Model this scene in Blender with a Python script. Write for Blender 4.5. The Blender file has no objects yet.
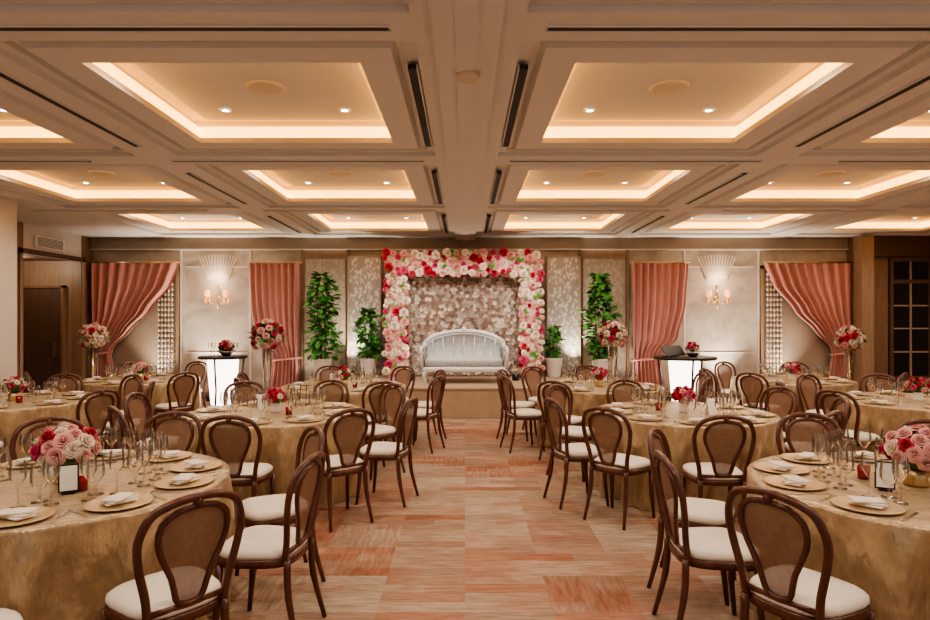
import bpy, math, random
from math import sin, cos, pi, radians, sqrt, atan2
from mathutils import Vector, Matrix, Euler
random.seed(7)
SC = bpy.context.scene
COL = SC.collection
ZC = 3.37   # ceiling
SC.view_settings.view_transform = 'AgX'
SC.view_settings.look = 'AgX - Medium High Contrast'
SC.view_settings.exposure = 0.0
# ------------------------------------------------------------------ materials
def newmat(name):
    m = bpy.data.materials.new(name); m.use_nodes = True
    nt = m.node_tree; b = nt.nodes['Principled BSDF']
    return m, nt, b
def pmat(name, col, rough=.5, metal=0., noise=0., nscale=8., bump=0., bscale=40., col2=None, sheen=0., spec=.5, emit=None, es=0., stretch=None, bdist=.01):
    m, nt, b = newmat(name)
    b.inputs['Roughness'].default_value = rough
    b.inputs['Metallic'].default_value = metal
    b.inputs['Specular IOR Level'].default_value = spec
    if sheen: b.inputs['Sheen Weight'].default_value = sheen
    tc = nt.nodes.new('ShaderNodeTexCoord')
    vec = tc.outputs['Object']
    if stretch:
        mp = nt.nodes.new('ShaderNodeMapping'); mp.inputs['Scale'].default_value = stretch
        nt.links.new(vec, mp.inputs['Vector']); vec = mp.outputs['Vector']
    c = (*col, 1)
    if noise > 0 or col2:
        n = nt.nodes.new('ShaderNodeTexNoise'); n.inputs['Scale'].default_value = nscale; n.inputs['Detail'].default_value = 5
        nt.links.new(vec, n.inputs['Vector'])
        r = nt.nodes.new('ShaderNodeValToRGB')
        c2 = (*col2, 1) if col2 else tuple([x*(1-noise) for x in col]) + (1,)
        r.color_ramp.elements[0].color = c2; r.color_ramp.elements[0].position = .32
        r.color_ramp.elements[1].color = c; r.color_ramp.elements[1].position = .68
        nt.links.new(n.outputs['Fac'], r.inputs['Fac'])
        nt.links.new(r.outputs['Color'], b.inputs['Base Color'])
    else:
        b.inputs['Base Color'].default_value = c
    if bump > 0:
        n2 = nt.nodes.new('ShaderNodeTexNoise'); n2.inputs['Scale'].default_value = bscale; n2.inputs['Detail'].default_value = 4
        nt.links.new(vec, n2.inputs['Vector'])
        bp = nt.nodes.new('ShaderNodeBump'); bp.inputs['Strength'].default_value = bump; bp.inputs['Distance'].default_value = bdist
        nt.links.new(n2.outputs['Fac'], bp.inputs['Height']); nt.links.new(bp.outputs['Normal'], b.inputs['Normal'])
    if emit:
        b.inputs['Emission Color'].default_value = (*emit, 1); b.inputs['Emission Strength'].default_value = es
    return m
WOOD = pmat('walnut_wood', (.125, .042, .024), .30, noise=.45, nscale=6, stretch=(6, 6, 1))
def canemat():
    m = pmat('woven_cane_back', (.24, .130, .08), .6, noise=.2, nscale=30, bump=.3, bscale=200); nt = m.node_tree
    b = nt.nodes['Principled BSDF']; o = nt.nodes['Material Output']
    t = nt.nodes.new('ShaderNodeBsdfTransparent'); mx = nt.nodes.new('ShaderNodeMixShader'); mx.inputs[0].default_value = .86
    nt.links.new(t.outputs[0], mx.inputs[1]); nt.links.new(b.outputs[0], mx.inputs[2]); nt.links.new(mx.outputs[0], o.inputs[0]); return m
PANEL = canemat()
CREAM = pmat('cream_upholstery', (.78, .71, .62), .8, noise=.06, nscale=5, bump=.15, bscale=150, sheen=.2)
CLOTH = pmat('champagne_satin', (.55, .40, .235), .30, metal=.38, noise=.30, nscale=9, bump=1.0, bscale=11, sheen=.1, stretch=(1.6, 1.6, .8), bdist=.02)
CEIL = pmat('ceiling_paint', (.71, .68, .64), .7, noise=.03, nscale=2)
CEIL2 = pmat('coffer_paint', (.66, .58, .47), .7, noise=.03, nscale=2)
DARK = pmat('black_slot', (.015, .014, .013), .6)
BLACK = pmat('black_metal', (.02, .018, .017), .35, metal=.3)
COVE = pmat('warm_led', (1, .8, .4), .5, emit=(1., .49, .115), es=4.6)
DOWN = pmat('downlight_glow', (1, .9, .7), .5, emit=(1., .86, .68), es=30.)
DRUMG = pmat('glowing_drum', (.95, .9, .82), .5, emit=(1., .90, .78), es=5.)
LAMPG = pmat('sconce_glow', (1, .5, .3), .4, emit=(1., .34, .12), es=1.5)
WOODW = pmat('wood_panelling', (.25, .15, .09), .45, noise=.25, nscale=3, stretch=(8, 8, .6))
TAUPE = pmat('taupe_cornice', (.31, .24, .185), .5, noise=.12, nscale=3)
WOODD = pmat('dark_wood_panelling', (.11, .062, .038), .5, noise=.25, nscale=3, stretch=(8, 8, .6))
WOODL = pmat('light_wood_door', (.31, .21, .14), .45, noise=.2, nscale=3, stretch=(8, 8, .6))
GOLD = pmat('gold_metal', (.68, .50, .28), .28, metal=.9, noise=.1, nscale=20)
CHARG = pmat('gold_charger', (.62, .45, .26), .35, metal=.6, noise=.12, nscale=20)
SILV = pmat('steel_cutlery', (.75, .72, .68), .2, metal=1)
NAPK = pmat('white_napkin', (.72, .65, .56), .8, noise=.08, nscale=20, bump=.2, bscale=60)
WHITE = pmat('white_ceramic', (.82, .80, .76), .3, noise=.03, nscale=4)
WALLW = pmat('white_plaster', (.60, .55, .50), .6, noise=.04, nscale=2)
PINKC = pmat('dusty_pink_velvet', (.52, .22, .185), .55, noise=.16, nscale=5, bump=.1, bscale=60, sheen=.4, stretch=(5, 5, .5))
STAGEM = pmat('stage_carpet', (.45, .33, .235), .85, noise=.12, nscale=6, bump=.2, bscale=120)
SOFAM = pmat('silver_damask', (.50, .51, .52), .45, noise=.3, nscale=22, bump=.2, bscale=60)
SOFAF = pmat('white_carved_wood', (.72, .71, .70), .35, metal=.15, noise=.1, nscale=30, bump=.5, bscale=50)
REDR = pmat('red_petal', (.52, .006, .045), .55, noise=.45, nscale=25)
HOTR = pmat('deep_pink_petal', (.66, .06, .17), .55, noise=.35, nscale=25)
PINKR = pmat('pink_petal', (.80, .40, .37), .55, noise=.25, nscale=25)
CREAR = pmat('cream_petal', (.86, .73, .60), .55, noise=.18, nscale=25)
LEAF = pmat('green_leaf', (.03, .16, .025), .4, noise=.5, nscale=9)
LEAF2 = pmat('bright_green_leaf', (.07, .32, .04), .4, noise=.4, nscale=9)
BARK = pmat('bark', (.16, .10, .06), .8, noise=.3, nscale=20)
DGLASS = pmat('dark_window_glass', (.012, .012, .014), .08, noise=.2, nscale=2)
MULL = pmat('painted_mullion', (.36, .27, .19), .5, noise=.1, nscale=3)
CARDM = pmat('white_card', (.85, .83, .78), .6, noise=.02, nscale=2)
SOIL = pmat('soil', (.05, .03, .02), .9, noise=.3, nscale=30)
CRYST = pmat('crystal_bead', (.78, .70, .62), .15, metal=.3, noise=.1, nscale=20)
def glassmat():
    m = bpy.data.materials.new('clear_glass'); m.use_nodes = True; nt = m.node_tree
    for n in list(nt.nodes): nt.nodes.remove(n)
    o = nt.nodes.new('ShaderNodeOutputMaterial'); mx = nt.nodes.new('ShaderNodeMixShader')
    t = nt.nodes.new('ShaderNodeBsdfTransparent'); t.inputs[0].default_value = (.97, .97, .96, 1)
    g = nt.nodes.new('ShaderNodeBsdfGlossy'); g.inputs['Roughness'].default_value = .05; g.inputs[0].default_value = (1, 1, 1, 1)
    lw = nt.nodes.new('ShaderNodeLayerWeight'); lw.inputs['Blend'].default_value = .30
    mm = nt.nodes.new('ShaderNodeMath'); mm.operation = 'MULTIPLY_ADD'; mm.inputs[1].default_value = .85; mm.inputs[2].default_value = .07
    nt.links.new(lw.outputs['Fresnel'], mm.inputs[0]); nt.links.new(mm.outputs[0], mx.inputs[0])
    nt.links.new(t.outputs[0], mx.inputs[1]); nt.links.new(g.outputs[0], mx.inputs[2]); nt.links.new(mx.outputs[0], o.inputs[0])
    return m
GLASS = glassmat()
def carpet():
    m, nt, b = newmat('patchwork_carpet'); L = nt.links.new
    b.inputs['Roughness'].default_value = .9; b.inputs['Specular IOR Level'].default_value = .12
    tc = nt.nodes.new('ShaderNodeTexCoord')
    def brick(w, h, off, sc):
        n = nt.nodes.new('ShaderNodeTexBrick'); n.inputs['Scale'].default_value = 1
        n.inputs['Brick Width'].default_value = w; n.inputs['Row Height'].default_value = h
        n.inputs['Mortar Size'].default_value = 0; n.offset = off; n.squash = sc; n.squash_frequency = 3
        n.inputs['Color1'].default_value = (0, 0, 0, 1); n.inputs['Color2'].default_value = (1, 1, 1, 1); n.inputs['Bias'].default_value = 0
        L(tc.outputs['Object'], n.inputs['Vector']); return n
    def ramp(src, cols):
        r = nt.nodes.new('ShaderNodeValToRGB'); cr = r.color_ramp; cr.interpolation = 'CONSTANT'
        while len(cr.elements) < len(cols): cr.elements.new(.5)
        for i, c in enumerate(cols): cr.elements[i].position = i/len(cols); cr.elements[i].color = (*c, 1)
        L(src, r.inputs['Fac']); return r
    A = (.37, .275, .20); B = (.30, .20, .145); C = (.31, .145, .095); D = (.40, .325, .25); E = (.33, .23, .17); F = (.36, .195, .135)
    b1 = brick(.50, .50, .0, 1.0); b2 = brick(.50, .125, .5, 1.0)
    r1 = ramp(b1.outputs['Color'], [A, E, F, D, B, A, C]); r2 = ramp(b2.outputs['Color'], [E, A, D, C, A, F, B, D, A, F])
    def streak(sc):
        mp = nt.nodes.new('ShaderNodeMapping'); mp.inputs['Scale'].default_value = sc; L(tc.outputs['Object'], mp.inputs['Vector'])
        n = nt.nodes.new('ShaderNodeTexNoise'); n.inputs['Scale'].default_value = 1; n.inputs['Detail'].default_value = 6; n.inputs['Roughness'].default_value = .65; L(mp.outputs[0], n.inputs['Vector']); return n
    n = streak((5, 34, 1)); nb = streak((34, 5, 1))
    sel = nt.nodes.new('ShaderNodeMath'); sel.operation = 'GREATER_THAN'; sel.inputs[1].default_value = .80; L(b1.outputs['Color'], sel.inputs[0])
    mf = nt.nodes.new('ShaderNodeMixRGB'); L(sel.outputs[0], mf.inputs[0]); L(n.outputs['Fac'], mf.inputs[1]); L(nb.outputs['Fac'], mf.inputs[2])
    n2 = nt.nodes.new('ShaderNodeTexNoise'); n2.inputs['Scale'].default_value = 1.3; L(tc.outputs['Object'], n2.inputs['Vector'])
    r4 = nt.nodes.new('ShaderNodeValToRGB'); r4.color_ramp.elements[0].position = .34; r4.color_ramp.elements[1].position = .66; L(n2.outputs['Fac'], r4.inputs[0])
    mx = nt.nodes.new('ShaderNodeMixRGB'); L(r4.outputs[0], mx.inputs[0]); L(r1.outputs[0], mx.inputs[1]); L(r2.outputs[0], mx.inputs[2])
    r3 = nt.nodes.new('ShaderNodeValToRGB'); r3.color_ramp.elements[0].color = (.70, .58, .52, 1); r3.color_ramp.elements[1].color = (1.2, 1.2, 1.2, 1)
    r3.color_ramp.elements[0].position = .35; r3.color_ramp.elements[1].position = .65; L(mf.outputs[0], r3.inputs['Fac'])
    mu = nt.nodes.new('ShaderNodeMixRGB'); mu.blend_type = 'MULTIPLY'; mu.inputs[0].default_value = .75; L(mx.outputs[0], mu.inputs[1]); L(r3.outputs[0], mu.inputs[2])
    L(mu.outputs[0], b.inputs['Base Color'])
    n5 = nt.nodes.new('ShaderNodeTexNoise'); n5.inputs['Scale'].default_value = 160; L(tc.outputs['Object'], n5.inputs['Vector'])
    bp = nt.nodes.new('ShaderNodeBump'); bp.inputs['Strength'].default_value = .5; bp.inputs['Distance'].default_value = .006
    L(n5.outputs['Fac'], bp.inputs['Height']); L(bp.outputs[0], b.inputs['Normal'])
    return m
CARPET = carpet()
def wallpaper(name, c1, c2, sc, kind, lo=.38, hi=.62, stretch=(1, 1, 1), rough=.5, metal=0):
    m, nt, b = newmat(name); L = nt.links.new
    b.inputs['Roughness'].default_value = rough; b.inputs['Metallic'].default_value = metal
    tc = nt.nodes.new('ShaderNodeTexCoord'); mp = nt.nodes.new('ShaderNodeMapping'); mp.inputs['Scale'].default_value = stretch; L(tc.outputs['Object'], mp.inputs[0])
    if kind == 'vein':
        n = nt.nodes.new('ShaderNodeTexNoise'); n.inputs['Scale'].default_value = sc; n.inputs['Detail'].default_value = 9; n.inputs['Distortion'].default_value = 1.8; src = n.outputs['Fac']
    else:
        n = nt.nodes.new('ShaderNodeTexVoronoi'); n.inputs['Scale'].default_value = sc; src = n.outputs['Distance']
    L(mp.outputs[0], n.inputs['Vector'])
    r = nt.nodes.new('ShaderNodeValToRGB'); r.color_ramp.elements[0].color = (*c1, 1); r.color_ramp.elements[1].color = (*c2, 1)
    r.color_ramp.elements[0].position = lo; r.color_ramp.elements[1].position = hi
    L(src, r.inputs['Fac']); L(r.outputs[0], b.inputs['Base Color'])
    bp = nt.nodes.new('ShaderNodeBump'); bp.inputs['Strength'].default_value = .35; bp.inputs['Distance'].default_value = .01
    L(src, bp.inputs['Height']); L(bp.outputs[0], b.inputs['Normal'])
    return m
WALLP = wallpaper('veined_wallpaper', (.35, .295, .245), (.45, .39, .335), 1.6, 'vein')
DAMASK = wallpaper('silver_damask_panel', (.70, .65, .60), (.32, .29, .265), 15, 'vor', .1, .6, (1.3, 1, .75), .22, .3)
DAMASK2 = wallpaper('dim_damask_wallpaper', (.38, .32, .265), (.27, .22, .18), 12, 'vor', .1, .65, (1.4, 1, .8), .4)
FWALL = pmat('silver_pink_petals', (.56, .47, .41), .5, noise=.3, nscale=8)
FWALL2 = pmat('mauve_brown_petals', (.38, .26, .205), .5, noise=.3, nscale=8)
FWALL3 = pmat('ivory_petals', (.80, .71, .62), .5, noise=.2, nscale=8)
# ------------------------------------------------------------------ mesh builder
class MB:
    def __init__(s): s.v = []; s.f = []; s.m = []; s.mats = []; s.flat = []
    def mi(s, mat):
        if mat not in s.mats: s.mats.append(mat)
        return s.mats.index(mat)
    def add(s, vs, fs, mat, flat=False, M=None):
        o = len(s.v); k = s.mi(mat)
        for p in vs:
            p = Vector(p)
            if M: p = M @ p
            s.v.append(p)
        for f in fs: s.f.append([i+o for i in f]); s.m.append(k); s.flat.append(flat)
        return s
    def box(s, x0, x1, y0, y1, z0, z1, mat, M=None):
        vs = [(x0,y0,z0),(x1,y0,z0),(x1,y1,z0),(x0,y1,z0),(x0,y0,z1),(x1,y0,z1),(x1,y1,z1),(x0,y1,z1)]
        return s.add(vs, [(3,2,1,0),(4,5,6,7),(0,1,5,4),(1,2,6,5),(2,3,7,6),(3,0,4,7)], mat, True, M)
    def lathe(s, prof, mat, n=16, M=None, flat=False, cap=True):
        vs = []; fs = []; k = len(prof)
        for r, z in prof:
            for i in range(n): a = 2*pi*i/n; vs.append((r*cos(a), r*sin(a), z))
        for j in range(k-1):
            for i in range(n): i2 = (i+1) % n; fs.append((j*n+i, j*n+i2, (j+1)*n+i2, (j+1)*n+i))
        if cap and prof[0][0] > 1e-4: fs.append(tuple(reversed(range(n))))
        if cap and prof[-1][0] > 1e-4: fs.append(tuple(range((k-1)*n, k*n)))
        return s.add(vs, fs, mat, flat, M)
    def tube(s, pts, rad, mat, n=8, closed=False, M=None):
        P = [Vector(p) for p in pts]; k = len(P)
        R = rad if isinstance(rad, (list, tuple)) else [rad]*k
        vs = []; fs = []; up = None
        for i in range(k):
            if closed: t = P[(i+1) % k]-P[i-1]
            else: t = P[min(i+1, k-1)]-P[max(i-1, 0)]
            t.normalize()
            if up is None:
                up = Vector((0, 1, 0)) if abs(t.y) < .9 else Vector((1, 0, 0))
            a = (up - t*up.dot(t)).normalized(); b = t.cross(a); up = a
            for j in range(n):
                q = 2*pi*j/n; vs.append(P[i]+(a*cos(q)+b*sin(q))*R[i])
        for i in range(k if closed else k-1):
            i2 = (i+1) % k
            for j in range(n): j2 = (j+1) % n; fs.append((i*n+j, i*n+j2, i2*n+j2, i2*n+j))
        if not closed: fs.append(tuple(reversed(range(n)))); fs.append(tuple(range((k-1)*n, k*n)))
        return s.add(vs, fs, mat, False, M)
    def rings(s, rings, mat, capa=True, capb=True, M=None, flat=False):
        n = len(rings[0]); vs = [p for r in rings for p in r]; fs = []
        for j in range(len(rings)-1):
            for i in range(n): i2 = (i+1) % n; fs.append((j*n+i, j*n+i2, (j+1)*n+i2, (j+1)*n+i))
        if capa: fs.append(tuple(reversed(range(n))))
        if capb: fs.append(tuple(range((len(rings)-1)*n, len(rings)*n)))
        return s.add(vs, fs, mat, flat, M)
    def join(s, o, M=None):
        off = len(s.v)
        for p in o.v: s.v.append(M @ p if M else p.copy())
        for f, m, fl in zip(o.f, o.m, o.flat): s.f.append([i+off for i in f]); s.m.append(s.mi(o.mats[m])); s.flat.append(fl)
        return s
    def mesh(s, name):
        me = bpy.data.meshes.new(name); me.from_pydata([tuple(p) for p in s.v], [], s.f)
        for m in s.mats: me.materials.append(m)
        me.polygons.foreach_set('material_index', s.m)
        me.polygons.foreach_set('use_smooth', [not x for x in s.flat]); me.update(); return me
def obj(name, me, loc=(0,0,0), rot=(0,0,0), parent=None, scale=None, label=None, cat=None, group=None, kind=None):
    if isinstance(me, MB): me = me.mesh(name)
    o = bpy.data.objects.new(name, me); COL.objects.link(o)
    o.location = loc; o.rotation_euler = rot
    if scale: o.scale = (scale,)*3 if isinstance(scale, (int, float)) else scale
    if parent: o.parent = parent
    if label: o['label'] = label
    if cat: o['category'] = cat
    if group: o['group'] = group
    if kind: o['kind'] = kind
    return o
def struct(name, mb, label=None):
    return obj(name, mb, kind='structure', label=label)
def crom(P, k=5, closed=False):
    P = [Vector(p) for p in P]; out = []; n = len(P)
    for i in range(n if closed else n-1):
        if closed: a, b, c, d = P[i-1], P[i], P[(i+1) % n], P[(i+2) % n]
        else: a, b, c, d = P[max(i-1,0)], P[i], P[i+1], P[min(i+2, n-1)]
        for j in range(k):
            t = j/k; out.append(.5*((2*b)+(c-a)*t+(2*a-5*b+4*c-d)*t*t+(3*b-a-3*c+d)*t**3))
    if not closed: out.append(P[-1])
    return out
# ------------------------------------------------------------------ room shell
XL, XR, YB = -7.8, 10.6, 13.0
struct('floor', MB().box(XL-1.6, XR+.2, -3, YB+.3, -.1, 0, CARPET), 'patchwork carpet in beige, sand and terracotta streaks')
struct('wall_back', MB().box(XL-1.6, XR+.2, YB, YB+.2, 0, ZC+.5, WALLP), 'taupe veined wallpaper wall')
struct('wall_right', MB().box(XR, XR+.2, -3, YB, 0, ZC+.5, WOODW))
wl = MB()
wl.box(XL-.2, XL, -3, 10.95, 0, ZC+.5, WOODW); wl.box(XL-.2, XL, 12.6, YB, 0, ZC+.5, WOODW); wl.box(XL-.2, XL, 10.95, 12.6, 2.85, ZC+.5, WALLW)
wl.box(XL-1.5, XL-1.4, 10.5, YB, 0, 3.1, WOODW); wl.box(XL-1.5, XL-.2, 10.75, 10.95, 0, 3.1, WOODD); wl.box(XL-1.5, XL-.2, 12.6, 12.7, 0, 3.1, WOODL); wl.box(XL-1.5, XL-.2, 10.75, 12.7, 2.85, 3.1, WOODD)
struct('wall_left', wl, 'brown wood panelled wall with a doorway alcove')
d = MB(); d.box(XL-1.15, XL-.35, 12.53, 12.58, .01, 2.3, WOODD); d.box(XL-1.2, XL-1.15, 12.5, 12.6, 0, 2.35, WOODW); d.box(XL-.35, XL-.3, 12.5, 12.6, 0, 2.35, WOODW); d.box(XL-1.2, XL-.3, 12.5, 12.6, 2.3, 2.35, WOODW)
d.box(XL-.50, XL-.46, 12.47, 12.53, .9, 1.2, GOLD)
struct('door_1', d, 'dark wooden door with brass handle in the alcove')
d = MB()
for y0, y1 in ((10.83, 10.9), (12.62, 12.7)): d.box(XL-.02, XL+.03, y0, y1, 0, 2.9, WOODL)
d.box(XL-.02, XL+.03, 10.83, 12.7, 2.83, 2.92, WOODD)
struct('trim_1', d, 'wood casing around the doorway')
struct('trim_2', MB().box(-7.4, -6.43, 8.15, 8.9, 0, ZC, WALLW), 'white plaster column')
d = MB(); d.box(8.0, XR, YB-.22, YB, 0, ZC, WOODW); d.box(8.0, 8.25, YB-.5, YB-.22, 0, ZC, WOODL); d.box(8.25, XR, YB-.32, YB-.22, 2.95, ZC, WOODD)
struct('trim_3', d, 'brown wood pier and panelling')
d = MB(); y = YB-.24; x0, x1 = 8.72, 10.45
d.box(x0, x1, y-.01, y+.01, 0.05, 2.85, DGLASS)
for a in (x0, x0+.80, x0+.87, x1-.07): d.box(a, a+.07, y-.05, y+.02, 0, 2.9, WOODD)
for b_ in (x0+.07, x0+.94): d.box(b_+.35, b_+.38, y-.035, y+.02, .5, 2.85, MULL)
for z in (2.85, 2.40): d.box(x0, x1, y-.04, y+.02, z, z+.08, WOODD)
for z in (1.93, 1.46, .98): d.box(x0, x1, y-.035, y+.02, z, z+.03, MULL)
d.box(x0, x1, y-.04, y+.02, 0, .5, WOODD)
struct('door_2', d, 'glazed french doors with mullions, dark outside')
struct('trim_4', MB().box(XL, 8.0, YB-.05, YB, ZC-.24, ZC, TAUPE).box(XL, 8.0, YB-.08, YB, ZC-.26, ZC-.235, WALLW), 'taupe cornice band')
d = MB()
for a, b_ in ((-3.42, -2.42), (2.38, 3.42)):
    d.box(a, b_, YB-.04, YB, 0, ZC-.26, WOODL)
    d.box(a+.08, b_-.08, YB-.06, YB-.04, .3, ZC-.45, DAMASK2)
    for q in (a, b_-.05): d.box(q, q+.05, YB-.09, YB, 0, ZC-.26, WOODW)
struct('trim_5', d, 'wood framed wall panels')
d = MB()
for x in (-5.95, -4.5, 4.6, 6.15):
    d.box(x-.02, x+.02, YB-.02, YB, 0, ZC-.26, WALLW)
for a, b_ in ((-5.85, -4.55), (4.65, 6.05)):
    for z in (.95, 2.75): d.box(a, b_, YB-.015, YB, z, z+.025, WALLW)
struct('trim_6', d, 'thin wall mouldings')
struct('baseboard_back', MB().box(XL, 8.0, YB-.025, YB, 0, .14, WOODW))
# ------------------------------------------------------------------ ceiling
RC = [-1.0, 2.12, 5.17, 8.2, 11.2]; CC = [-4.80, -1.66, 1.70, 4.84, 7.98]; HW = .95
cl = MB()
def plate(x0, x1, y0, y1, z, mat): cl.add([(x0,y0,z),(x1,y0,z),(x1,y1,z),(x0,y1,z)], [(0,3,2,1)], mat, True)
OUT = .40
xs = [XL-.2]
for c in CC: xs += [c-HW-OUT, c+HW+OUT]
xs.append(XR+.2)
ys = [-3]
for c in RC: ys += [c-HW-OUT, c+HW+OUT]
ys.append(YB+.2)
for i in range(len(xs)-1):
    for j in range(len(ys)-1):
        if i % 2 == 1 and j % 2 == 1: continue
        plate(xs[i], xs[i+1], ys[j], ys[j+1], ZC, CEIL)
def ring(cx, cy, a, b, za, zb, mat):
    P = lambda r, z: [(cx-r, cy-r, z), (cx+r, cy-r, z), (cx+r, cy+r, z), (cx-r, cy+r, z)]
    cl.rings([P(a, za), P(b, zb)], mat, False, False, flat=True)
for cx in CC:
    for cy in RC:
        w = HW+OUT
        ring(cx, cy, w, w, ZC, ZC+.045, CEIL); ring(cx, cy, w, w-.08, ZC+.045, ZC+.045, CEIL)
        ring(cx, cy, w-.08, w-.08, ZC+.045, ZC+.085, CEIL); ring(cx, cy, w-.08, w-.14, ZC+.085, ZC+.085, CEIL)
        ring(cx, cy, w-.14, w-.17, ZC+.085, ZC+.03, CEIL); ring(cx, cy, w-.17, HW, ZC+.03, ZC+.03, CEIL)
        ring(cx, cy, HW, HW, ZC+.03, ZC+.08, CEIL2); ring(cx, cy, HW, HW+.10, ZC+.08, ZC+.08, CEIL2)
        ring(cx, cy, HW+.10, HW+.10, ZC+.08, ZC+.27, CEIL2); ring(cx, cy, HW+.10, HW-.10, ZC+.27, ZC+.27, CEIL2)
        ring(cx, cy, HW-.10, HW-.10, ZC+.27, ZC+.22, CEIL2); ring(cx, cy, HW-.10, 0.001, ZC+.22, ZC+.22, CEIL)
struct('ceiling', cl, 'off-white coffered ceiling with stepped trays')
d = MB(); d.box(-.19, .21, -3, YB, ZC-.05, ZC, CEIL); d.box(-.055, .075, -3, YB, ZC-.065, ZC-.05, CEIL)
struct('trim_7', d, 'raised strip along the centre beam')
cov = MB()
for a in range(4):
    cov.box(-HW-.08, HW+.08, HW+.04, HW+.095, ZC+.082, ZC+.20, COVE, Matrix.Rotation(a*pi/2, 4, 'Z'))
cov = cov.mesh('cove_light')
dl = MB().lathe([(.0, 0), (.032, 0), (.032, .004)], DOWN, 12).lathe([(.033, -.001), (.034, -.005), (.052, -.004), (.055, .004)], WHITE, 16, cap=False).mesh('recessed_downlight')
spk = MB().lathe([(0, -.02), (.13, -.02), (.16, -.012), (.165, 0)], CEIL2, 24).mesh('ceiling_speaker')
slot = MB().box(-.03, .03, -.95, .95, -.012, .02, DARK).box(-.04, -.03, -.96, .96, -.016, .02, CEIL).box(.03, .04, -.96, .96, -.016, .02, CEIL).mesh('air_slot')
def spot(loc, tgt, e, ang, col=(1, .87, .73), r=.05, blend=.6):
    l = bpy.data.lights.new('spot', 'SPOT'); l.energy = e; l.spot_size = radians(ang); l.spot_blend = blend; l.color = col; l.shadow_soft_size = r
    o = bpy.data.objects.new('spot_light', l); COL.objects.link(o); o.location = loc
    o.rotation_euler = (Vector(tgt)-Vector(loc)).to_track_quat('-Z', 'Y').to_euler(); return o
for cx in CC:
    for cy in RC:
        if cy < 1: continue
        obj('cove_light', cov, (cx, cy, 0), label='warm LED strip glowing inside a ceiling tray', cat='cove light', group='ceiling cove lights')
        for sx in (-1, 1):
            for sy in (-.60, .55):
                p = (cx+sx*.55, cy+sy, ZC+.214)
                obj('recessed_downlight', dl, p, label='small round recessed ceiling downlight', cat='downlight', group='recessed downlights')
                if sy < 0: spot((p[0], p[1], p[2]-.03), (p[0], p[1], 0), 68, 160)
        obj('ceiling_speaker', spk, (cx, cy+.0, ZC+.222), label='round white ceiling speaker grille in a tray', cat='speaker', group='ceiling speakers')
tn = 8
for x in (-3.23, -.36, .40, 3.27):
    for cy in RC[1:]:
        obj('trim_%d' % tn, slot, (x, cy, ZC+.001), (0, 0, 0), label='narrow black linear air slot in the ceiling', kind='structure'); tn += 1
for y in (3.64, 6.685, 9.7):
    for x in (-5.4, -1.80, 1.84, 5.4):
        obj('trim_%d' % tn, slot, (x, y, ZC+.001), (0, 0, pi/2), label='narrow black linear air slot in the ceiling', kind='structure', scale=(.8, 1.42, 1)); tn += 1
obj('smoke_detector', MB().lathe([(0, -.04), (.05, -.04), (.07, -.025), (.085, 0)], CEIL2, 20), (.02, 4.2, ZC-.064), label='round beige smoke detector on the centre beam', cat='smoke detector')
d = MB().box(0, .05, -.4, .4, -.1, .1, WHITE)
for i in range(7): d.box(.05, .056, -.36, .36, -.08+i*.025, -.07+i*.025, BLACK)
obj('wall_air_vent', d, (XL-.002, 11.6, 3.08), label='white slatted air conditioning vent above the doorway', cat='air vent')
# ------------------------------------------------------------------ chair
def seat_outline(s, z, n=28):
    out = []
    for i in range(n):
        a = 2*pi*i/n; c, q = cos(a), sin(a)
        X = abs(c)**.6*(1 if c > 0 else -1); Y = abs(q)**.6*(1 if q > 0 else -1)
        out.append((X*(.205+.02*Y)*s, Y*.205*s, z))
    return out
seatc = MB().rings([seat_outline(.96, .445), seat_outline(1., .46), seat_outline(.99, .478), seat_outline(.9, .493), seat_outline(.6, .50), seat_outline(.02, .502)], CREAM).mesh('seat_cushion')
seatf = MB().rings([seat_outline(.93, .40), seat_outline(1.01, .405), seat_outline(1.01, .438), seat_outline(.97, .447)], WOOD).mesh('seat_frame')
def by(x, z): return -.195-(z-.45)*.17+.55*x*x
hoop = crom([(-.160, 0, .42), (-.174, 0, .54), (-.207, 0, .68), (-.216, 0, .79), (-.176, 0, .885), (-.09, 0, .925), (0, 0, .934), (.09, 0, .925), (.176, 0, .885), (.216, 0, .79), (.207, 0, .68), (.174, 0, .54), (.160, 0, .42)], 4)
hoop = [(p.x, by(p.x, p.z), p.z) for p in hoop]
bf = MB().tube(hoop, .0175, WOOD, 8)
def cr2(P, k):
    return [(p.x, p.z) for p in crom([(a, 0, b) for a, b in P], k, True)]
EG = cr2([(0, .895), (.08, .885), (.135, .84), (.145, .765), (.122, .69), (.085, .61), (.066, .54), (.048, .492), (0, .480), (-.048, .492), (-.066, .54), (-.085, .61), (-.122, .69), (-.145, .765), (-.135, .84), (-.08, .885)], 2)
def egg(s, dy):
    r = []
    for x, z in EG:
        x2 = x*s; z2 = .71+(z-.71)*s
        r.append((x2, by(x2, z2)+dy, z2))
    return r
bf.tube([Vector(p) for p in egg(1, 0)], .0135, WOOD, 6, closed=True)
bf.tube([(-.165, by(.16, .475), .475), (0, by(0, .475), .475), (.165, by(.16, .475), .475)], .013, WOOD, 6)
bf.tube([(0, by(0, .89), .89), (0, by(0, .93), .93)], .02, WOOD, 6)
backf = bf.mesh('backrest_frame')
backp = MB().rings([egg(.02, .008), egg(.6, .008), egg(.97, .005)], PANEL, True, False).mesh('backrest_panel')
flegs = [MB().tube([(sx*.185, .16, .41), (sx*.19, .168, .2), (sx*.2, .19, 0)], [.021, .018, .013], WOOD, 8).mesh('leg') for sx in (-1, 1)]
rlegs = [MB().tube(crom([(sx*.160, -.19, .44), (sx*.165, -.2, .25), (sx*.185, -.26, 0)], 3), [.019]*4+[.016, .014, .013], WOOD, 8).mesh('leg') for sx in (-1, 1)]
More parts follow.
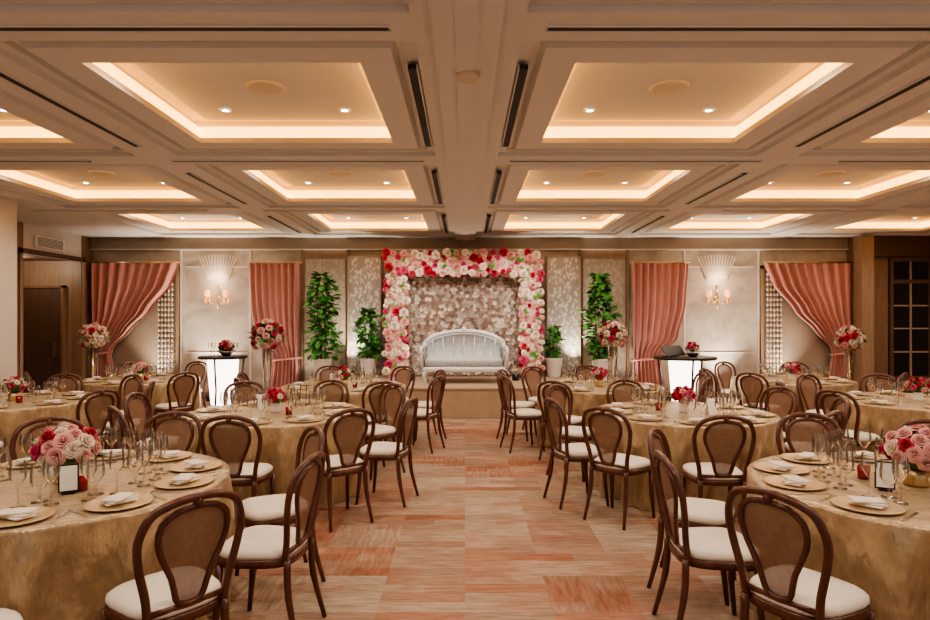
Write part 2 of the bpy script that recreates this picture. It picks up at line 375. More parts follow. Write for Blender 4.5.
def chair(x, y, yaw, label='walnut bentwood chair with balloon back and cream seat'):
    r = obj('dining_chair', None, (x, y, 0), (0, 0, yaw), label=label, cat='chair', group='banquet dining chairs')
    r.empty_display_size = .2
    for nm, me in (('seat_cushion', seatc), ('seat_frame', seatf), ('backrest_frame', backf), ('backrest_panel', backp)): obj(nm, me, parent=r)
    for me in flegs+rlegs: obj('leg', me, parent=r)
# ------------------------------------------------------------------ table
R = .84; TZ = .765
def tablecloth(seed):
    rnd = random.Random(seed); n = 220; ph = [rnd.uniform(0, 6.28) for _ in range(5)]
    rings = []
    for s in (.001, .35, .7, .93): rings.append([(R*s*cos(2*pi*i/n), R*s*sin(2*pi*i/n), TZ) for i in range(n)])
    for k, t in enumerate((0, .02, .06, .12, .2, .3, .4, .5, .6, .7, .85, 1)):
        r = []
        for i in range(n):
            a = 2*pi*i/n
            w = .5*sin(13*a+ph[0]+.6*t)+.45*sin(22*a+ph[1]+2*t)+.3*sin(8*a+ph[2]-t)
            w = (abs(w)**.8)*(1 if w > 0 else -1)
            rr = R-.012+.012*min(1, t*12)+(w*.066-.044)*min(1, t*2.6)
            r.append((rr*cos(a), rr*sin(a), TZ-.004-(TZ-.010)*t if t > 0 else TZ))
        rings.append(r)
    return MB().rings(rings, CLOTH, False, False).mesh('tablecloth')
cloths = [tablecloth(i) for i in range(3)]
ttop = MB().lathe([(0, TZ-.035), (R-.03, TZ-.035), (R-.03, TZ-.008), (0, TZ-.008)], WOODD, 48).mesh('tabletop')
tped = MB().lathe([(.3, 0), (.3, .03), (.05, .06), (.05, TZ-.04), (.1, TZ-.036)], BLACK, 20).mesh('table_pedestal')
# ------------------------------------------------------------------ tableware
def opentop(mb): mb.f.pop(); mb.m.pop(); mb.flat.pop(); return mb
wine = opentop(MB().lathe([(0, .0), (.034, .001), (.032, .004), (.006, .008), (.004, .03), (.004, .10), (.012, .11), (.034, .14), (.038, .17), (.031, .22)], GLASS, 14)).mesh('wine_glass')
wat = opentop(MB().lathe([(0, .0), (.038, .001), (.036, .004), (.006, .008), (.005, .03), (.005, .055), (.02, .065), (.041, .10), (.042, .13), (.037, .18)], GLASS, 14)).mesh('water_goblet')
charger = MB().lathe([(0, 0), (.10, 0), (.15, .010), (.152, .013), (.145, .013), (.10, .005), (0, .005)], CHARG, 28).mesh('charger_plate')
nk = MB()
for i in range(3):
    M = Matrix.Translation((0, 0, .006+i*.009)) @ Matrix.Rotation(.35*i-.3, 4, 'Z')
    g = [(-.07, -.045), (.07, -.04), (.08, .04), (-.065, .05)]
    nk.rings([[(x*.96, y*.96, 0) for x, y in g], [(x, y, .004) for x, y in g], [(x*.93, y*.9, .0085) for x, y in g]], NAPK, M=M)
nk = nk.mesh('napkin')
fork = MB().box(-.005, .005, -.09, .03, 0, .003, SILV).box(-.011, .011, .03, .05, 0, .003, SILV)
for i in range(4): fork.box(-.011+i*.0065, -.0085+i*.0065, .05, .09, 0, .003, SILV)
fork = fork.mesh('fork')
knife = MB().box(-.006, .006, -.11, -.01, 0, .004, SILV).add([(-.006, -.01, 0), (.009, -.01, 0), (.009, .07, 0), (-.004, .10, 0), (-.006, -.01, .003), (.009, -.01, .003), (.009, .07, .003), (-.004, .10, .003)], [(3,2,1,0),(4,5,6,7),(0,1,5,4),(1,2,6,5),(2,3,7,6),(3,0,4,7)], SILV, True).mesh('knife')
card = MB().add([(-.05, -.03, 0), (.05, -.03, 0), (.05, 0, .15), (-.05, 0, .15), (-.05, .03, 0), (.05, .03, 0), (-.05, -.027, 0), (.05, -.027, 0), (.05, .0, .145), (-.05, .0, .145), (-.05, .027, 0), (.05, .027, 0)], [(0,1,2,3),(3,2,5,4),(6,9,8,7),(9,10,11,8)], CARDM, True).mesh('menu_card')
votive = MB().lathe([(0, 0), (.03, 0), (.033, .07), (.03, .07), (.028, .01), (0, .01)], pmat('red_glass', (.25, .015, .02), .1, noise=.1), 14).mesh('votive_candle')
# ------------------------------------------------------------------ roses
def rosemb(mat, seed=1):
    rnd = random.Random(seed); m = MB()
    m.lathe([(0, .25), (.14, .5), (.12, .85), (.03, .93)], mat, 7)
    for k, (cnt, rr, h, w) in enumerate(((3, .36, .92, 1.15), (4, .62, .80, .95), (5, .86, .55, .80), (6, 1.08, .22, .66))):
        for q in range(cnt):
            a0 = 2*pi*q/cnt+k*.7+rnd.uniform(-.12, .12); vs = []
            for j, t in enumerate((0, .5, .85, 1.)):
                for i in (-1, -.5, 0, .5, 1):
                    a = a0+i*w*(1 if j < 3 else .8); rad = rr*(.25+.75*t**.8)*(1-.10*i*i)
                    z = h*(t**.7)*(1-.06*i*i)-(.10 if j == 3 else 0)
                    vs.append((rad*cos(a), rad*sin(a), z))
            fs = [(j*5+i, j*5+i+1, (j+1)*5+i+1, (j+1)*5+i) for j in range(3) for i in range(4)]
            m.add(vs, fs, mat)
    return m
ROSEMB = {k: rosemb(v, i) for i, (k, v) in enumerate((('r', REDR), ('h', HOTR), ('p', PINKR), ('c', CREAR)))}
ROSE = {k: v.mesh('rose') for k, v in ROSEMB.items()}
def dirrot(d, spin=0):
    return (Vector(d).to_track_quat('Z', 'Y') @ Euler((0, 0, spin)).to_quaternion()).to_euler()
def leafmb(m, M, L, W, mat):
    vs = [(0, 0, 0), (W*.8, L*.3, -.04*L), (0, L*.32, .03*L), (-W*.8, L*.3, -.04*L), (W, L*.6, -.05*L), (0, L*.62, .02*L), (-W, L*.6, -.05*L), (0, L, -.15*L)]
    m.add(vs, [(0, 1, 2), (0, 2, 3), (1, 4, 5, 2), (2, 5, 6, 3), (4, 7, 5), (5, 7, 6)], mat, M=M)
def bouquet(root, z, rad, n, keys, rs, leaves=14, seed=0, full=False):
    rnd = random.Random(seed); lm = MB()
    for i in range(n):
        t = (i+.5)/n; ph = i*2.399963
        cz = 1-t*(1.75 if full else 1.15); cz = max(-.75, cz); sr = sqrt(max(0, 1-cz*cz))
        dv = Vector((sr*cos(ph), sr*sin(ph), cz)); s = rs*rnd.uniform(.8, 1.15)
        obj('rose', ROSE[rnd.choice(keys)], dv*(rad-rs*.7)*rnd.uniform(.93, 1.06)+Vector((0, 0, z)), dirrot(dv, rnd.random()*6), root, scale=s)
    for i in range(leaves):
        a = rnd.random()*6.28; el = rnd.uniform(-.2, .9)
        M = Matrix.Translation((0, 0, z-.02)) @ Matrix.Rotation(a, 4, 'Z') @ Matrix.Rotation(el, 4, 'X') @ Matrix.Translation((0, rad*.6, 0))
        leafmb(lm, M, rad*.65, rad*.14, LEAF2 if i % 3 == 0 else LEAF)
    lm.lathe([(0, z-rad*.45), (rad*.4, z-rad*.35), (rad*.6, z), (rad*.4, z+rad*.4), (0, z+rad*.55)], LEAF, 12)
    obj('foliage', lm, parent=root)
vase = MB().lathe([(0, 0), (.055, 0), (.06, .01), (.05, .04), (.065, .085), (.06, .085), (.045, .04), (0, .012)], GOLD, 18).mesh('vase')
vaseg = MB().lathe([(0, 0), (.04, 0), (.045, .02), (.04, .10), (.045, .11), (.038, .10), (.038, .02), (0, .012)], WHITE, 18).mesh('vase')
FL = {'pink': 'ppphcpcr', 'red': 'rrrhpc', 'mix': 'prhpcrc'}
def table(x, y, chairs, settings, kind, near, seed, frad=.16):
    t = obj('banquet_table', None, (x, y, 0), label='round banquet table under a floor-length champagne satin cloth', cat='table', group='round banquet tables')
    obj('tablecloth', cloths[seed % 3], parent=t, rot=(0, 0, seed*.7)); obj('tabletop', ttop, parent=t); obj('table_pedestal', tped, parent=t)
    for c in chairs:
        a, dd = c if isinstance(c, tuple) else (c, 1.11)
        ra = radians(a); cx, cy = x+dd*cos(ra), y+dd*sin(ra)
        chair(cx, cy, ra+pi/2+radians(random.uniform(-5, 5)))
    rnd = random.Random(seed)
    for a in settings:
        ra = radians(a+rnd.uniform(-2, 2)); u = Vector((cos(ra), sin(ra), 0)); v = Vector((-u.y, u.x, 0)); O = Vector((x, y, TZ+.001))
        yaw = ra+pi/2
        p = O+u*(R-.19); obj('charger_plate', charger, p, (0, 0, 0), label='round gold charger plate on a banquet table', cat='plate', group='charger plates')
        obj('napkin', nk, p+Vector((0, 0, .0055)), (0, 0, yaw+rnd.uniform(-.4, .4)), label='folded white napkin on a gold charger', cat='napkin', group='folded napkins')
        k = u*(R-.41)
        obj('wine_glass', wine, O+k+v*.072+u*.02, label='clear stemmed wine glass on a banquet table', cat='glass', group='wine glasses')
        obj('water_goblet', wat, O+k+v*.0-u*.05, label='clear stemmed water goblet on a banquet table', cat='glass', group='water goblets')
        if near:
            obj('wine_glass', wine, O+k+v*-.062+u*.03, label='clear stemmed wine glass on a banquet table', cat='glass', group='wine glasses')
            obj('fork', fork, O+u*(R-.19)+v*-.175, (0, 0, yaw), label='steel dinner fork beside a charger', cat='fork', group='forks')
            obj('knife', knife, O+u*(R-.19)+v*.175, (0, 0, yaw), label='steel dinner knife beside a charger', cat='knife', group='knives')
    b = obj('flower_centerpiece', None, (x, y, TZ+.001), label={'pink': 'low pink and cream rose centrepiece on a banquet table', 'red': 'small red rose centrepiece with green leaves on a table', 'mix': 'low centrepiece of red and pink roses on a table'}[kind], cat='flower arrangement', group='table centrepieces')
    obj('vase', vase if kind != 'red' else vaseg, parent=b)
    bouquet(b, .075+frad*.5, frad, 30 if near else 16, FL[kind], frad*.27, 14, seed)
    if near or seed % 2:
        ra = -.6 if x > 0 else 2.4
        obj('menu_card', card, (x+.25*cos(ra), y+.25*sin(ra), TZ+.001), (0, 0, rnd.uniform(-.5, .5)), label='white folded menu card standing near the centrepiece', cat='card', group='menu cards')
        obj('votive_candle', votive, (x-.24*cos(ra), y-.24*sin(ra), TZ+.001), label='small red glass votive candle holder', cat='candle', group='votive candles')
table(-2.17, 3.38, [-38, -4, 30, 93, 127], [-37, -3, 31, 66, 102, 138, 174, 210, 246, 284], 'pink', True, 1, .165)
chair(-1.86, 2.27, radians(-48))
table(2.42, 3.32, [213, 182, 151, 84, (50, 1.1)], [215, 181, 147, 113, 79, 45, 11, 337, 300, 258], 'pink', True, 2, .165)
for x, y, a in ((-2.02, 3.16, .5), (2.18, 3.22, -.45)):
    d = MB().box(-.045, .045, -.006, .006, .008, .15, BLACK).box(-.038, .038, -.008, -.005, .016, .142, CARDM).box(-.03, .03, -.025, .03, 0, .008, BLACK)
    obj('table_sign', d, (x, y, TZ+.001), (0, 0, a), label='small black-framed white table card beside the roses', cat='table sign', group='framed table cards')
table(-1.82, 5.95, [-86, -47, -13, 40, 80, 122, 178, 219], [-91, -50, -10, 38, 79, 122, 170, 218], 'red', True, 3, .11)
table(2.10, 5.95, [-136, 196, 262, 145, 303, 26, 100, 348], [222, 184, 262, 145, 303, 30, 104, 344], 'red', True, 4, .12)
table(-1.62, 8.3, [-20, 20, -60, -147, 180, 60, 110], [-20, 20, -60, -100, -147, 168, 60, 110], 'mix', False, 5, .13)
table(1.80, 8.3, [200, 160, 236, -33, 0, 125, 86], [200, 160, 238, 279, -39, 0, 120, 75], 'mix', False, 6, .13)
table(-4.95, 6.8, [-70, -22, 16, 60, 103], [-70, -24, 18, 60, 103, 145, 190, 240], 'mix', False, 7, .13)
table(4.97, 6.8, [252, 204, 162, 112, 72], [252, 204, 162, 120, 78, 35, -5, 295], 'red', False, 8, .13)
table(-4.85, 9.25, [-40, -142, 78, 125], [-92, -46, 0, 45, 90, 135, 180, -138], 'pink', False, 9, .13)
table(4.85, 9.2, [-138, 188, -42, 110, 60], [-88, -135, 180, 135, 90, 45, 0, -42], 'red', False, 10, .13)
# ------------------------------------------------------------------ stage & decor
SX0, SX1, SY0, SZ = -2.95, 3.0, 10.4, .51
st = MB(); st.box(SX0, SX1, SY0, YB-.1, 0, SZ-.03, STAGEM)
st.box(SX0-.02, SX1+.02, SY0-.02, YB-.1, SZ-.03, SZ, STAGEM)
obj('stage', st, label='low rectangular stage covered in beige carpet', cat='stage')
for x in (-2.08, 2.04):
    d = MB(); d.box(-.33, .33, 0, .05, 0, 2.42, DAMASK)
    for a in (-.35, .31): d.box(a, a+.04, -.02, .05, 0, 2.44, TAUPE)
    d.box(-.35, .35, -.02, .05, 2.42, 2.46, TAUPE)
    obj('damask_backdrop_panel', d, (x, 12.82, SZ), label='silver damask backdrop panel beside the floral arch', cat='backdrop panel', group='damask panels')
AX, AY = -.03, 12.05; OW, OH, IW, IH = 1.53, 2.46, 1.11, 2.02
arch = obj('floral_arch', None, (AX, AY, SZ), label='rectangular wedding arch densely covered in red, pink and cream roses', cat='floral arch')
fr = MB(); fr.box(-OW+.07, -IW-.03, 0, .30, 0, OH-.07, PINKR); fr.box(IW+.03, OW-.07, 0, .30, 0, OH-.07, PINKR); fr.box(-IW-.03, IW+.03, 0, .30, IH+.03, OH-.07, PINKR)
obj('arch_frame', fr, parent=arch)
pts = []
def inside(x, z): return (-OW < x < OW and 0.03 < z < OH) and not (-IW < x < IW and z < IH)
for _ in range(30000):
    x = random.uniform(-OW, OW); z = random.uniform(.12, OH)
    if not inside(x, z): continue
    r = random.choice((.05, .06, .07, .08, .09))
    if all((x-a)**2+(z-b)**2 > (.78*(r+c))**2 for a, b, c in pts): pts.append((x, z, r))
pts.sort(key=lambda p: -p[2])
mass = MB()
for i, (x, z, r) in enumerate(pts):
    key = random.choice('rhpccphrcpccp' if z > 1.6 else 'rhpcccpcpccph')
    dv = Vector((random.uniform(-.3, .3), -1, random.uniform(-.3, .3))); e = dirrot(dv, random.random()*6); y = random.uniform(-.06, .02)
    if i < 100: obj('rose', ROSE[key], (x, y, z), e, arch, scale=r)
    else: mass.join(ROSEMB[key], Matrix.LocRotScale(Vector((x, y, z)), e, Vector((r, r, r))))
for _ in range(150):
    s = random.choice((-1, 1)); e = random.random()
    if e < .5: x = s*IW; z = random.uniform(.12, IH); dv = (-s, 0, 0)
    elif e < .75: x = random.uniform(-IW, IW); z = IH; dv = (0, 0, -1)
    else: x = s*OW*.97; z = random.uniform(.12, OH); dv = (s, 0, 0)
    y = random.uniform(.05, .28); r = .075
    mass.join(ROSEMB[random.choice('rhppcc')], Matrix.LocRotScale(Vector((x, y, z))-Vector(dv)*.03, dirrot(dv, random.random()*6), Vector((r, r, r))))
obj('rose_mass', mass, parent=arch, kind='stuff', label='dense filling of red, pink and cream roses')
gl = MB()
for _ in range(110):
    x = random.uniform(-OW, OW); z = random.uniform(.18, OH)
    if inside(x, z): leafmb(gl, Matrix.Translation((x, -.05, z)) @ Matrix.Rotation(pi/2, 4, 'X') @ Matrix.Rotation(random.random()*6.28, 4, 'Z') @ Matrix.Rotation(.3, 4, 'X'), .12, .03, LEAF2)
obj('greenery', gl, parent=arch, kind='stuff')
fw = obj('petal_backdrop', None, (AX, 12.5, SZ+.002), label='silvery pink petal wall hung behind the floral arch', cat='backdrop')
obj('backing_board', MB().box(-1.35, 1.35, 0, .06, 0, 2.3, FWALL2), parent=fw)
SMF = []
for mt in (FWALL, FWALL2, FWALL3):
    s_ = MB()
    for k, (cnt, rr, h, w) in enumerate(((3, .5, .8, .9), (5, 1., .3, .6))):
        for q in range(cnt):
            a0 = 2*pi*q/cnt+k; s_.add([(0, 0, .0), (rr*cos(a0-w), rr*sin(a0-w), h), (rr*1.15*cos(a0), rr*1.15*sin(a0), h*.8), (rr*cos(a0+w), rr*sin(a0+w), h)], [(0, 1, 2), (0, 2, 3)], mt, True)
    SMF.append(s_)
pm = MB()
for i in range(38):
    for j in range(33):
        x = -1.32+i*.071+(j % 2)*.035+random.uniform(-.015, .015); z = .075+j*.067+random.uniform(-.012, .012)
        core = (x/.85)**2+((z-1.45)/.75)**2 < 1
        mt = random.choice((0, 1, 1, 2, 0) if core else (0, 2, 1, 2, 0))
        pm.join(SMF[mt], Matrix.LocRotScale(Vector((x, -.012, z)), dirrot((random.uniform(-.6, .6), -1, random.uniform(-.6, .6)), random.random()*6), Vector((.043,)*3)))
obj('petal_mass', pm, parent=fw, kind='stuff', label='dense silver and pink fabric petals')
# sofa
so = obj('loveseat', None, (-.02, 11.35, SZ+.004), label='white carved loveseat with silver damask upholstery on the stage', cat='sofa')
ap = []
for i in range(25):
    t = -1+2*i/24; ap.append((.74*t, .80+.13*cos(t*pi/2)-.10*abs(t)**6))
poly = ap+[(.74, .38), (-.74, .38)]
def ring3(y, s): return [((x)*s, y, .63+(z-.63)*s) for x, z in poly]
obj('backrest', MB().rings([ring3(.26, .9), ring3(.22, .97), ring3(.28, 1.), ring3(.34, .98)], SOFAM), parent=so)
bfm = MB().tube([(-.76, .28, .36)]+[(x*1.02, .28, z+.01) for x, z in ap]+[(.76, .28, .36)], .026, SOFAF, 8)
for x, z in ap[3:-3:3]: bfm.lathe([(0, -.03), (.022, 0), (.015, .02), (0, .03)], SOFAF, 8, Matrix.Translation((x, .28, z+.03)))
bfm.lathe([(0, -.05), (.06, 0), (.04, .03), (0, .06)], SOFAF, 10, Matrix.Translation((0, .28, .96)))
for i in range(-3, 4): bfm.tube([(i*.19, .235, .48), (i*.19, .225, .62), (i*.20, .235, .82)], .006, SOFAF, 6)
bfm.tube([(x*.9, .235, .60+(z-.60)*.85) for x, z in ap], .008, SOFAF, 6)
obj('back_frame', bfm, parent=so)
def rbox(hx, hy, z0, z1, mat, b=.03):
    P0 = [(-hx+b, -hy), (hx-b, -hy), (hx, -hy+b), (hx, hy-b), (hx-b, hy), (-hx+b, hy), (-hx, hy-b), (-hx, -hy+b)]
    Q = lambda s, z: [(x*(1-s/hx), y*(1-s/hy), z) for x, y in P0]
    return MB().rings([Q(b*.5, z0), Q(0, z0+b*.5), Q(0, z1-b), Q(b*.4, z1-b*.3), Q(b, z1)], mat)
obj('seat_cushion', rbox(.70, .27, .30, .45, SOFAM, .04), parent=so)
obj('seat_apron', rbox(.74, .30, .20, .295, SOFAF, .02), parent=so)
for s in (-1, 1):
    a = MB().tube(crom([(s*.72, .26, .68), (s*.74, .05, .64), (s*.76, -.2, .64), (s*.77, -.30, .58), (s*.76, -.27, .50), (s*.75, -.22, .56)], 4), .032, SOFAF, 8)
    a.box(s*.74-.025, s*.74+.025, -.22, .26, .28, .62, SOFAM)
    a.tube([(s*.75, -.26, .29), (s*.77, -.29, .45), (s*.76, -.29, .56)], .028, SOFAF, 8)
    obj('armrest', a, parent=so)
    for y in (-.26, .26):
        obj('leg', MB().tube([(s*.68, y, .22), (s*.72, y*1.05, .16), (s*.71, y*1.03, .10), (s*.69, y, .05), (s*.69, y, .025), (s*.69, y, 0)], [.04, .036, .028, .022, .024, .026], SOFAF, 8), parent=so)
# ------------------------------------------------------------------ plants
def plant(x, y, z0, h, spread, nl, seed, mat, label, L=.2):
    rnd = random.Random(seed); r = obj('potted_plant', None, (x, y, z0), label=label, cat='plant', group='potted plants by the stage')
    ps = .85
    obj('pot', MB().lathe([(0, 0), (.13*ps, 0), (.15*ps, .02), (.20*ps, .36), (.215*ps, .38), (.19*ps, .38), (.18*ps, .33), (0, .33)], WHITE, 24), parent=r)
    obj('soil', MB().lathe([(0, .335), (.178*ps, .335), (.178*ps, .345), (0, .35)], SOIL, 16), parent=r)
    tm = MB(); lm = MB()
    for k in range(5):
        a = k*1.3+rnd.random(); top = Vector((spread*.45*cos(a), spread*.45*sin(a), h*(.75+.04*k)))
        P = crom([(.04*cos(a), .04*sin(a), .33), (.08*cos(a), .08*sin(a), .33+(top.z-.33)*.5), top], 5)
        tm.tube(P, [.012-.0008*i for i in range(len(P))], BARK, 6)
    for i in range(nl):
        t = (i+rnd.random())/nl; z = .42+(h-.5)*t; env = spread*(sin(pi*min(1, .18+t*.80))**.5)*(.95+.25*sin(9*t+seed))
        a = rnd.random()*6.28; rr = env*sqrt(rnd.random())*.85
        M = Matrix.Translation((rr*cos(a), rr*sin(a), z)) @ Matrix.Rotation(a-pi/2+rnd.uniform(-.5, .5), 4, 'Z') @ Matrix.Rotation(rnd.uniform(-.9, .5), 4, 'X') @ Matrix.Rotation(rnd.uniform(-.5, .5), 4, 'Y')
        leafmb(lm, M, L*rnd.uniform(.6, 1.05), L*.28, mat if i % 3 else LEAF)
    obj('trunk', tm, parent=r); obj('foliage', lm, parent=r)
plant(-2.80, 12.2, SZ, 2.14, .33, 420, 1, LEAF2, 'tall leafy green plant in a white pot beside the stage backdrop', .20)
plant(-1.92, 12.35, SZ, 1.46, .24, 210, 2, LEAF2, 'medium leafy green plant in a white pot beside the arch', .19)
plant(1.78, 12.4, SZ, 1.12, .17, 130, 3, LEAF2, 'small bright green plant in a white pot beside the arch', .15)
plant(2.66, 12.2, SZ, 2.14, .33, 420, 4, LEAF2, 'tall leafy green plant in a white pot beside the stage backdrop', .20)
# ------------------------------------------------------------------ curtains
def interp(tab, v):
    for (a, x), (b, y) in zip(tab, tab[1:]):
        if v <= b: t = (v-a)/(b-a); t = t*t*(3-2*t)*.5+t*.5; return x+(y-x)*t
    return tab[-1][1]
def curtain(X0, Y, ztop, Lt, Rt, n, label, tie):
    m = MB(); NU = n*10; NV = 36; vs = []
    for j in range(NV+1):
        v = j/NV; z = ztop*(1-v)+.02*v; l = interp(Lt, v); r = interp(Rt, v)
        for i in range(NU+1):
            u = i/NU; am = .055+.015*sin(u*9)
            vs.append((l+(r-l)*u, -am*(1+sin(2*pi*n*u+.6*sin(3*v+u*5))), z))
    fs = [(j*(NU+1)+i, j*(NU+1)+i+1, (j+1)*(NU+1)+i+1, (j+1)*(NU+1)+i) for j in range(NV) for i in range(NU)]
    m.add(vs, fs, PINKC)
    c = obj('curtain', None, (X0, Y, 0), label=label, cat='curtain', group='dusty pink curtains')
    obj('drape', m, parent=c)
    obj('curtain_rail', MB().tube([(min(Lt[0][1], Rt[0][1])-.03, -.05, ztop+.02), (max(Lt[0][1], Rt[0][1])+.03, -.05, ztop+.02)], .02, GOLD, 8), parent=c)
    v, l, r = tie; z = ztop*(1-v)
    P = [((l+r)/2+(r-l)/2*1.1*cos(a), -.05+.09*sin(a), z+.03*cos(a)) for a in [2*pi*i/20 for i in range(20)]]
    obj('tieback', MB().tube(P, .022, PINKC, 8, closed=True), parent=c)
CY = 12.86; CT = 2.82
curtain(-7.72, CY, CT, [(0, 0), (.6, .05), (.66, .10), (1, .02)], [(0, 1.82), (.15, 1.66), (.35, 1.22), (.5, .80), (.62, .46), (.66, .40), (.8, .46), (1, .60)], 9, 'dusty pink velvet curtain swept aside and tied back', (.66, .10, .40))
curtain(6.18, CY, CT, [(0, 0), (.15, .16), (.35, .60), (.5, 1.02), (.62, 1.36), (.66, 1.40), (.8, 1.34), (1, 1.22)], [(0, 1.80), (.6, 1.78), (.66, 1.72), (1, 1.80)], 9, 'dusty pink velvet curtain swept aside and tied back', (.66, 1.40, 1.72))
curtain(-4.46, CY, CT, [(0, 0), (.3, .04), (.55, .16), (.66, .40), (.72, .46), (1, .36)], [(0, 1.06), (.66, 1.04), (1, 1.06)], 8, 'dusty pink velvet curtain gathered at one edge', (.70, .46, 1.04))
curtain(3.44, CY, CT, [(0, 0), (.66, .02), (1, 0)], [(0, 1.18), (.3, 1.12), (.55, .95), (.66, .66), (.72, .60), (1, .72)], 8, 'dusty pink velvet curtain gathered at one edge', (.70, .02, .60))
for i, (x0, x1) in enumerate(((-7.6, -5.98), (6.18, 7.9))):
    d = MB(); d.box(x0, x1, YB-.03, YB, .5, 2.72, TAUPE)
    for a in (x0, x1-.06): d.box(a, a+.06, YB-.06, YB, .45, 2.78, WOODL)
    d.box(x0, x1, YB-.06, YB, 2.72, 2.80, WOODL); d.box(x0, x1, YB-.06, YB, .42, .5, WOODL)
    struct('window_%d' % (i+1), d, 'recessed window panel with wooden frame')
    e0 = x1-.44 if i == 0 else x0+.08
    bc = MB()
    for k in range(5):
        xx = e0+.04+k*.07
        for j in range(20):
            zz = .55+j*.106
            bc.lathe([(0, zz), (.031, zz+.03), (0, zz+.095)], CRYST, 6, Matrix.Translation((xx, YB-.09, 0)))
    bc.box(e0, e0+.36, YB-.10, YB-.07, 2.68, 2.71, GOLD)
    obj('bead_curtain', bc, label='sparkling crystal bead strands hanging beside a pink curtain', cat='bead curtain', group='crystal bead curtains', kind='stuff')
# ------------------------------------------------------------------ sconces + fan ornament
for x in (-5.17, 5.27):
    s = obj('wall_sconce', None, (x, YB-.002, 2.10), label='gold double-arm wall sconce with crystal shades', cat='wall lamp', group='crystal wall sconces')
    sb = MB().lathe([(0, 0), (.06, 0), (.05, .02), (0, .03)], GOLD, 16, Matrix.Translation((0, -.001, 0)) @ Matrix.Rotation(pi/2, 4, 'X'))
    sb.tube([(0, -.03, -.22), (0, -.04, 0), (0, -.03, .26)], .012, GOLD, 6); sb.lathe([(0, -.03), (.025, 0), (0, .05)], GOLD, 8, Matrix.Translation((0, -.03, .27)))
    obj('backplate', sb, parent=s)
    for q in (-1, 1):
        obj('lamp_arm', MB().tube(crom([(0, -.03, 0), (q*.08, -.08, -.11), (q*.17, -.1, -.06), (q*.19, -.1, .02)], 4), .013, GOLD, 6), parent=s)
        obj('lamp_shade', MB().lathe([(.02, 0), (.055, .03), (.06, .07), (.045, .13), (.05, .15), (.04, .15), (.02, .01)], LAMPG, 14, Matrix.Translation((q*.19, -.1, .02))), parent=s)
        cr = MB()
        for k in range(6): cr.lathe([(0, -.13), (.018, -.06), (0, 0)], GOLD if k % 2 else LAMPG, 6, Matrix.Translation((q*.19+.045*cos(k*1.05), -.1+.045*sin(k*1.05), .015)))
        obj('crystal_drops', cr, parent=s)
    l = bpy.data.lights.new('sconce', 'POINT'); l.energy = 12; l.color = (1, .74, .50); l.shadow_soft_size = .04
    o = bpy.data.objects.new('sconce_light', l); COL.objects.link(o); o.location = (x, YB-.22, 2.5)
    f = MB()
    for k in range(-6, 7):
        a = k*.055; f.add([(sin(a)*.5-.008, -.03, cos(a)*.5-.5), (sin(a)*.5+.008, -.03, cos(a)*.5-.5), (sin(a)*1.0+.014, -.03, cos(a)*1.0-.5), (sin(a)*1.0-.014, -.03, cos(a)*1.0-.5), (sin(a)*.5, 0, cos(a)*.5-.5), (sin(a)*1.0, 0, cos(a)*1.0-.5)], [(0, 1, 2, 3), (0, 3, 5, 4), (1, 4, 5, 2)], NAPK, True)
    obj('wall_fan_ornament', f, (x, YB-.001, 2.52), label='pale fan-shaped relief ornament on the wall', cat='wall ornament', group='fan wall ornaments', scale=(1.2, 1, 1))
# ------------------------------------------------------------------ tall flower stands
for i, (x, y, h, rb) in enumerate(((-2.98, 9.35, 1.22, .26), (2.40, 10.05, 1.22, .25), (-6.0, 10.0, 1.22, .22), (6.2, 10.0, 1.18, .22))):
    s = obj('flower_stand', None, (x, y, 0), label='tall slender stand topped with pink and cream rose ball', cat='flower arrangement', group='tall flower stands')
    obj('stand_base', MB().lathe([(0, 0), (.14, 0), (.14, .015), (.02, .03)], GOLD, 24), parent=s)
    obj('pole', MB().tube([(0, 0, .02), (0, 0, h)], .010, GOLD, 8), parent=s)
    obj('clear_column', MB().lathe([(.09, .03), (.05, .6), (.08, h)], GLASS, 16), parent=s)
    obj('top_plate', MB().lathe([(0, h), (.11, h), (.11, h+.012), (0, h+.012)], GOLD, 20), parent=s)
    bouquet(s, h+rb*.75, rb, 40, 'ppphcrcpcc', .055, 34, 40+i, True)
# ------------------------------------------------------------------ cocktail tables
def cocktail(x, y, rad, lab):
    c = obj('cocktail_table', None, (x, y, 0), label=lab, cat='table', group='cocktail tables')
    obj('tabletop', MB().lathe([(0, 1.01), (rad-.01, 1.01), (rad, 1.02), (rad, 1.045), (rad-.01, 1.055), (0, 1.055)], BLACK, 36), parent=c)
    obj('glowing_drum', MB().lathe([(.18, .25), (.19, .26), (.25, .96), (.24, 1.0), (.0, 1.0)], DRUMG, 28), parent=c)
    for k in range(3):
        a = k*2.094+.5
        obj('leg', MB().tube([(rad*.85*cos(a), rad*.85*sin(a), 1.02), (rad*.70*cos(a), rad*.70*sin(a), .5), (rad*.85*cos(a), rad*.85*sin(a), 0)], .016, BLACK, 8), parent=c)
CX1, CY1, CX2, CY2 = -4.02, 10.3, 3.58, 10.12
cocktail(CX1, CY1, .39, 'black-topped cocktail table with a glowing white drum')
cocktail(CX2, CY2, .50, 'wide black-topped cocktail table with a glowing white drum')
T = 1.056
for x, y, rd, k in ((CX1+.05, CY1, .14, 'hrpr'), (CX2+.12, CY2-.05, .11, 'hrc')):
    b = obj('flower_bowl', None, (x, y, T), label='black bowl of red and pink roses on the cocktail table', cat='flower arrangement', group='cocktail table flowers')
    obj('bowl', MB().lathe([(0, 0), (.06, 0), (.11, .06), (.10, .06), (0, .02)], BLACK, 18), parent=b)
    bouquet(b, .13, rd, 12, k, .05, 40, 77)
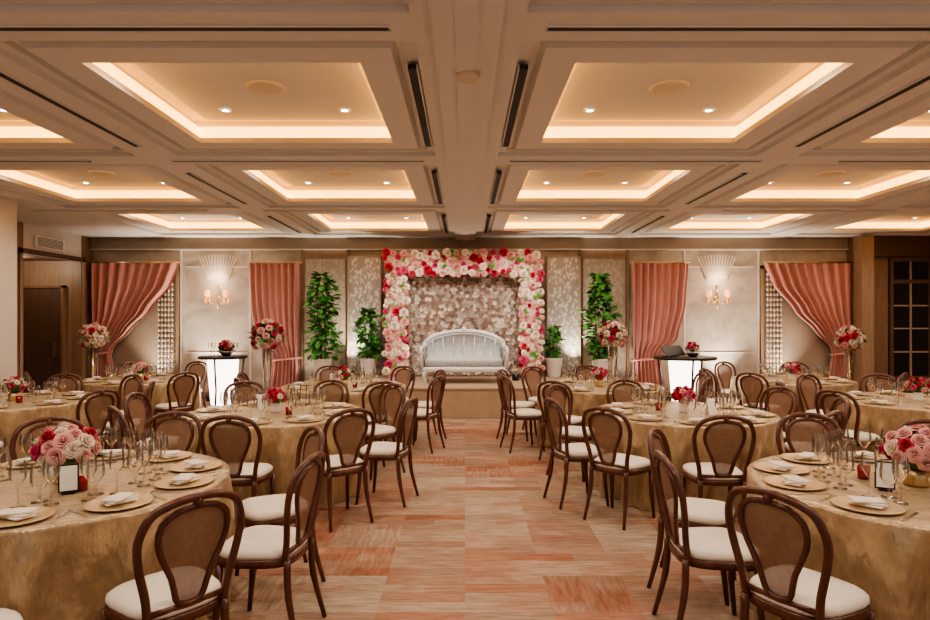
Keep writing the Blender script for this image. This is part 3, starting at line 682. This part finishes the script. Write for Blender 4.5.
for i, x in enumerate((CX2-.31, CX2-.13)):
    M = Matrix.Rotation(.9, 4, 'X')
    t = obj('tablet_stand', None, (x, CY2-.2+i*.20, T), (0, 0, .5), scale=1.35, label='black tablet propped on a stand on the cocktail table', cat='tablet', group='tablets on stands')
    obj('screen', MB().box(-.10, .10, -.07, .07, 0, .01, BLACK, Matrix.Translation((0, 0, .07)) @ M), parent=t)
    obj('stand', MB().box(-.03, .03, -.01, .08, 0, .01, BLACK).tube([(0, .05, .005), (0, .01, .07)], .008, BLACK, 6), parent=t)
for i, (dx, dy) in enumerate(((-.2, .1), (-.15, -.15), (.25, -.1))):
    obj('wine_glass', wine, (CX1+dx, CY1+dy, T), label='clear stemmed wine glass on a cocktail table', cat='glass', group='wine glasses')
# ------------------------------------------------------------------ uplights
upm = MB().lathe([(0, 0), (.07, 0), (.07, .12), (.06, .12), (.055, .10), (0, .10)], BLACK, 16).lathe([(0, .102), (.05, .102), (.05, .105), (0, .106)], DOWN, 12).mesh('floor_uplight')
ups = [(-5.2, 12.6, 0, 420), (5.3, 12.6, 0, 420), (-6.35, 12.5, 0, 220), (6.55, 12.5, 0, 220), (-4.1, 12.5, 0, 50), (4.1, 12.5, 0, 50), (-2.32, 12.55, SZ, 260), (2.24, 12.55, SZ, 260), (-1.02, 11.7, SZ, 50), (.96, 11.7, SZ, 50), (-3.2, 12.5, 0, 80), (3.3, 12.5, 0, 80)]
for x, y, z, e in ups:
    obj('floor_uplight', upm, (x, y, z), label='small black floor uplight washing the backdrop', cat='uplight', group='floor uplights')
    spot((x, y, z+.13), (x, y+.26, z+1.5), e, 78, (1, .87, .69), .03, 1.0)
for x in (-.9, .9): spot((x*1.5, 10.0, ZC-.02), (x*.5, 12.1, 1.5), 165, 60, (1, .91, .82), .05)
l = bpy.data.lights.new('alcove', 'POINT'); l.energy = 25; l.color = (1, .80, .6); l.shadow_soft_size = .06  # fill lamp added to brighten the alcove interior, no fixture there
o = bpy.data.objects.new('alcove_fill_light', l); COL.objects.link(o); o.location = (XL-.7, 11.7, 2.75)
# ------------------------------------------------------------------ world & camera
w = bpy.data.worlds.new('World'); SC.world = w; w.use_nodes = True
w.node_tree.nodes['Background'].inputs[0].default_value = (1, .91, .83, 1); w.node_tree.nodes['Background'].inputs[1].default_value = .50
cam = bpy.data.cameras.new('Camera'); co = bpy.data.objects.new('Camera', cam); COL.objects.link(co)
cam.lens = 24; cam.sensor_width = 36; cam.shift_y = 10/930
co.location = (0, 0, 1.65); co.rotation_euler = (pi/2, 0, 0); SC.camera = co
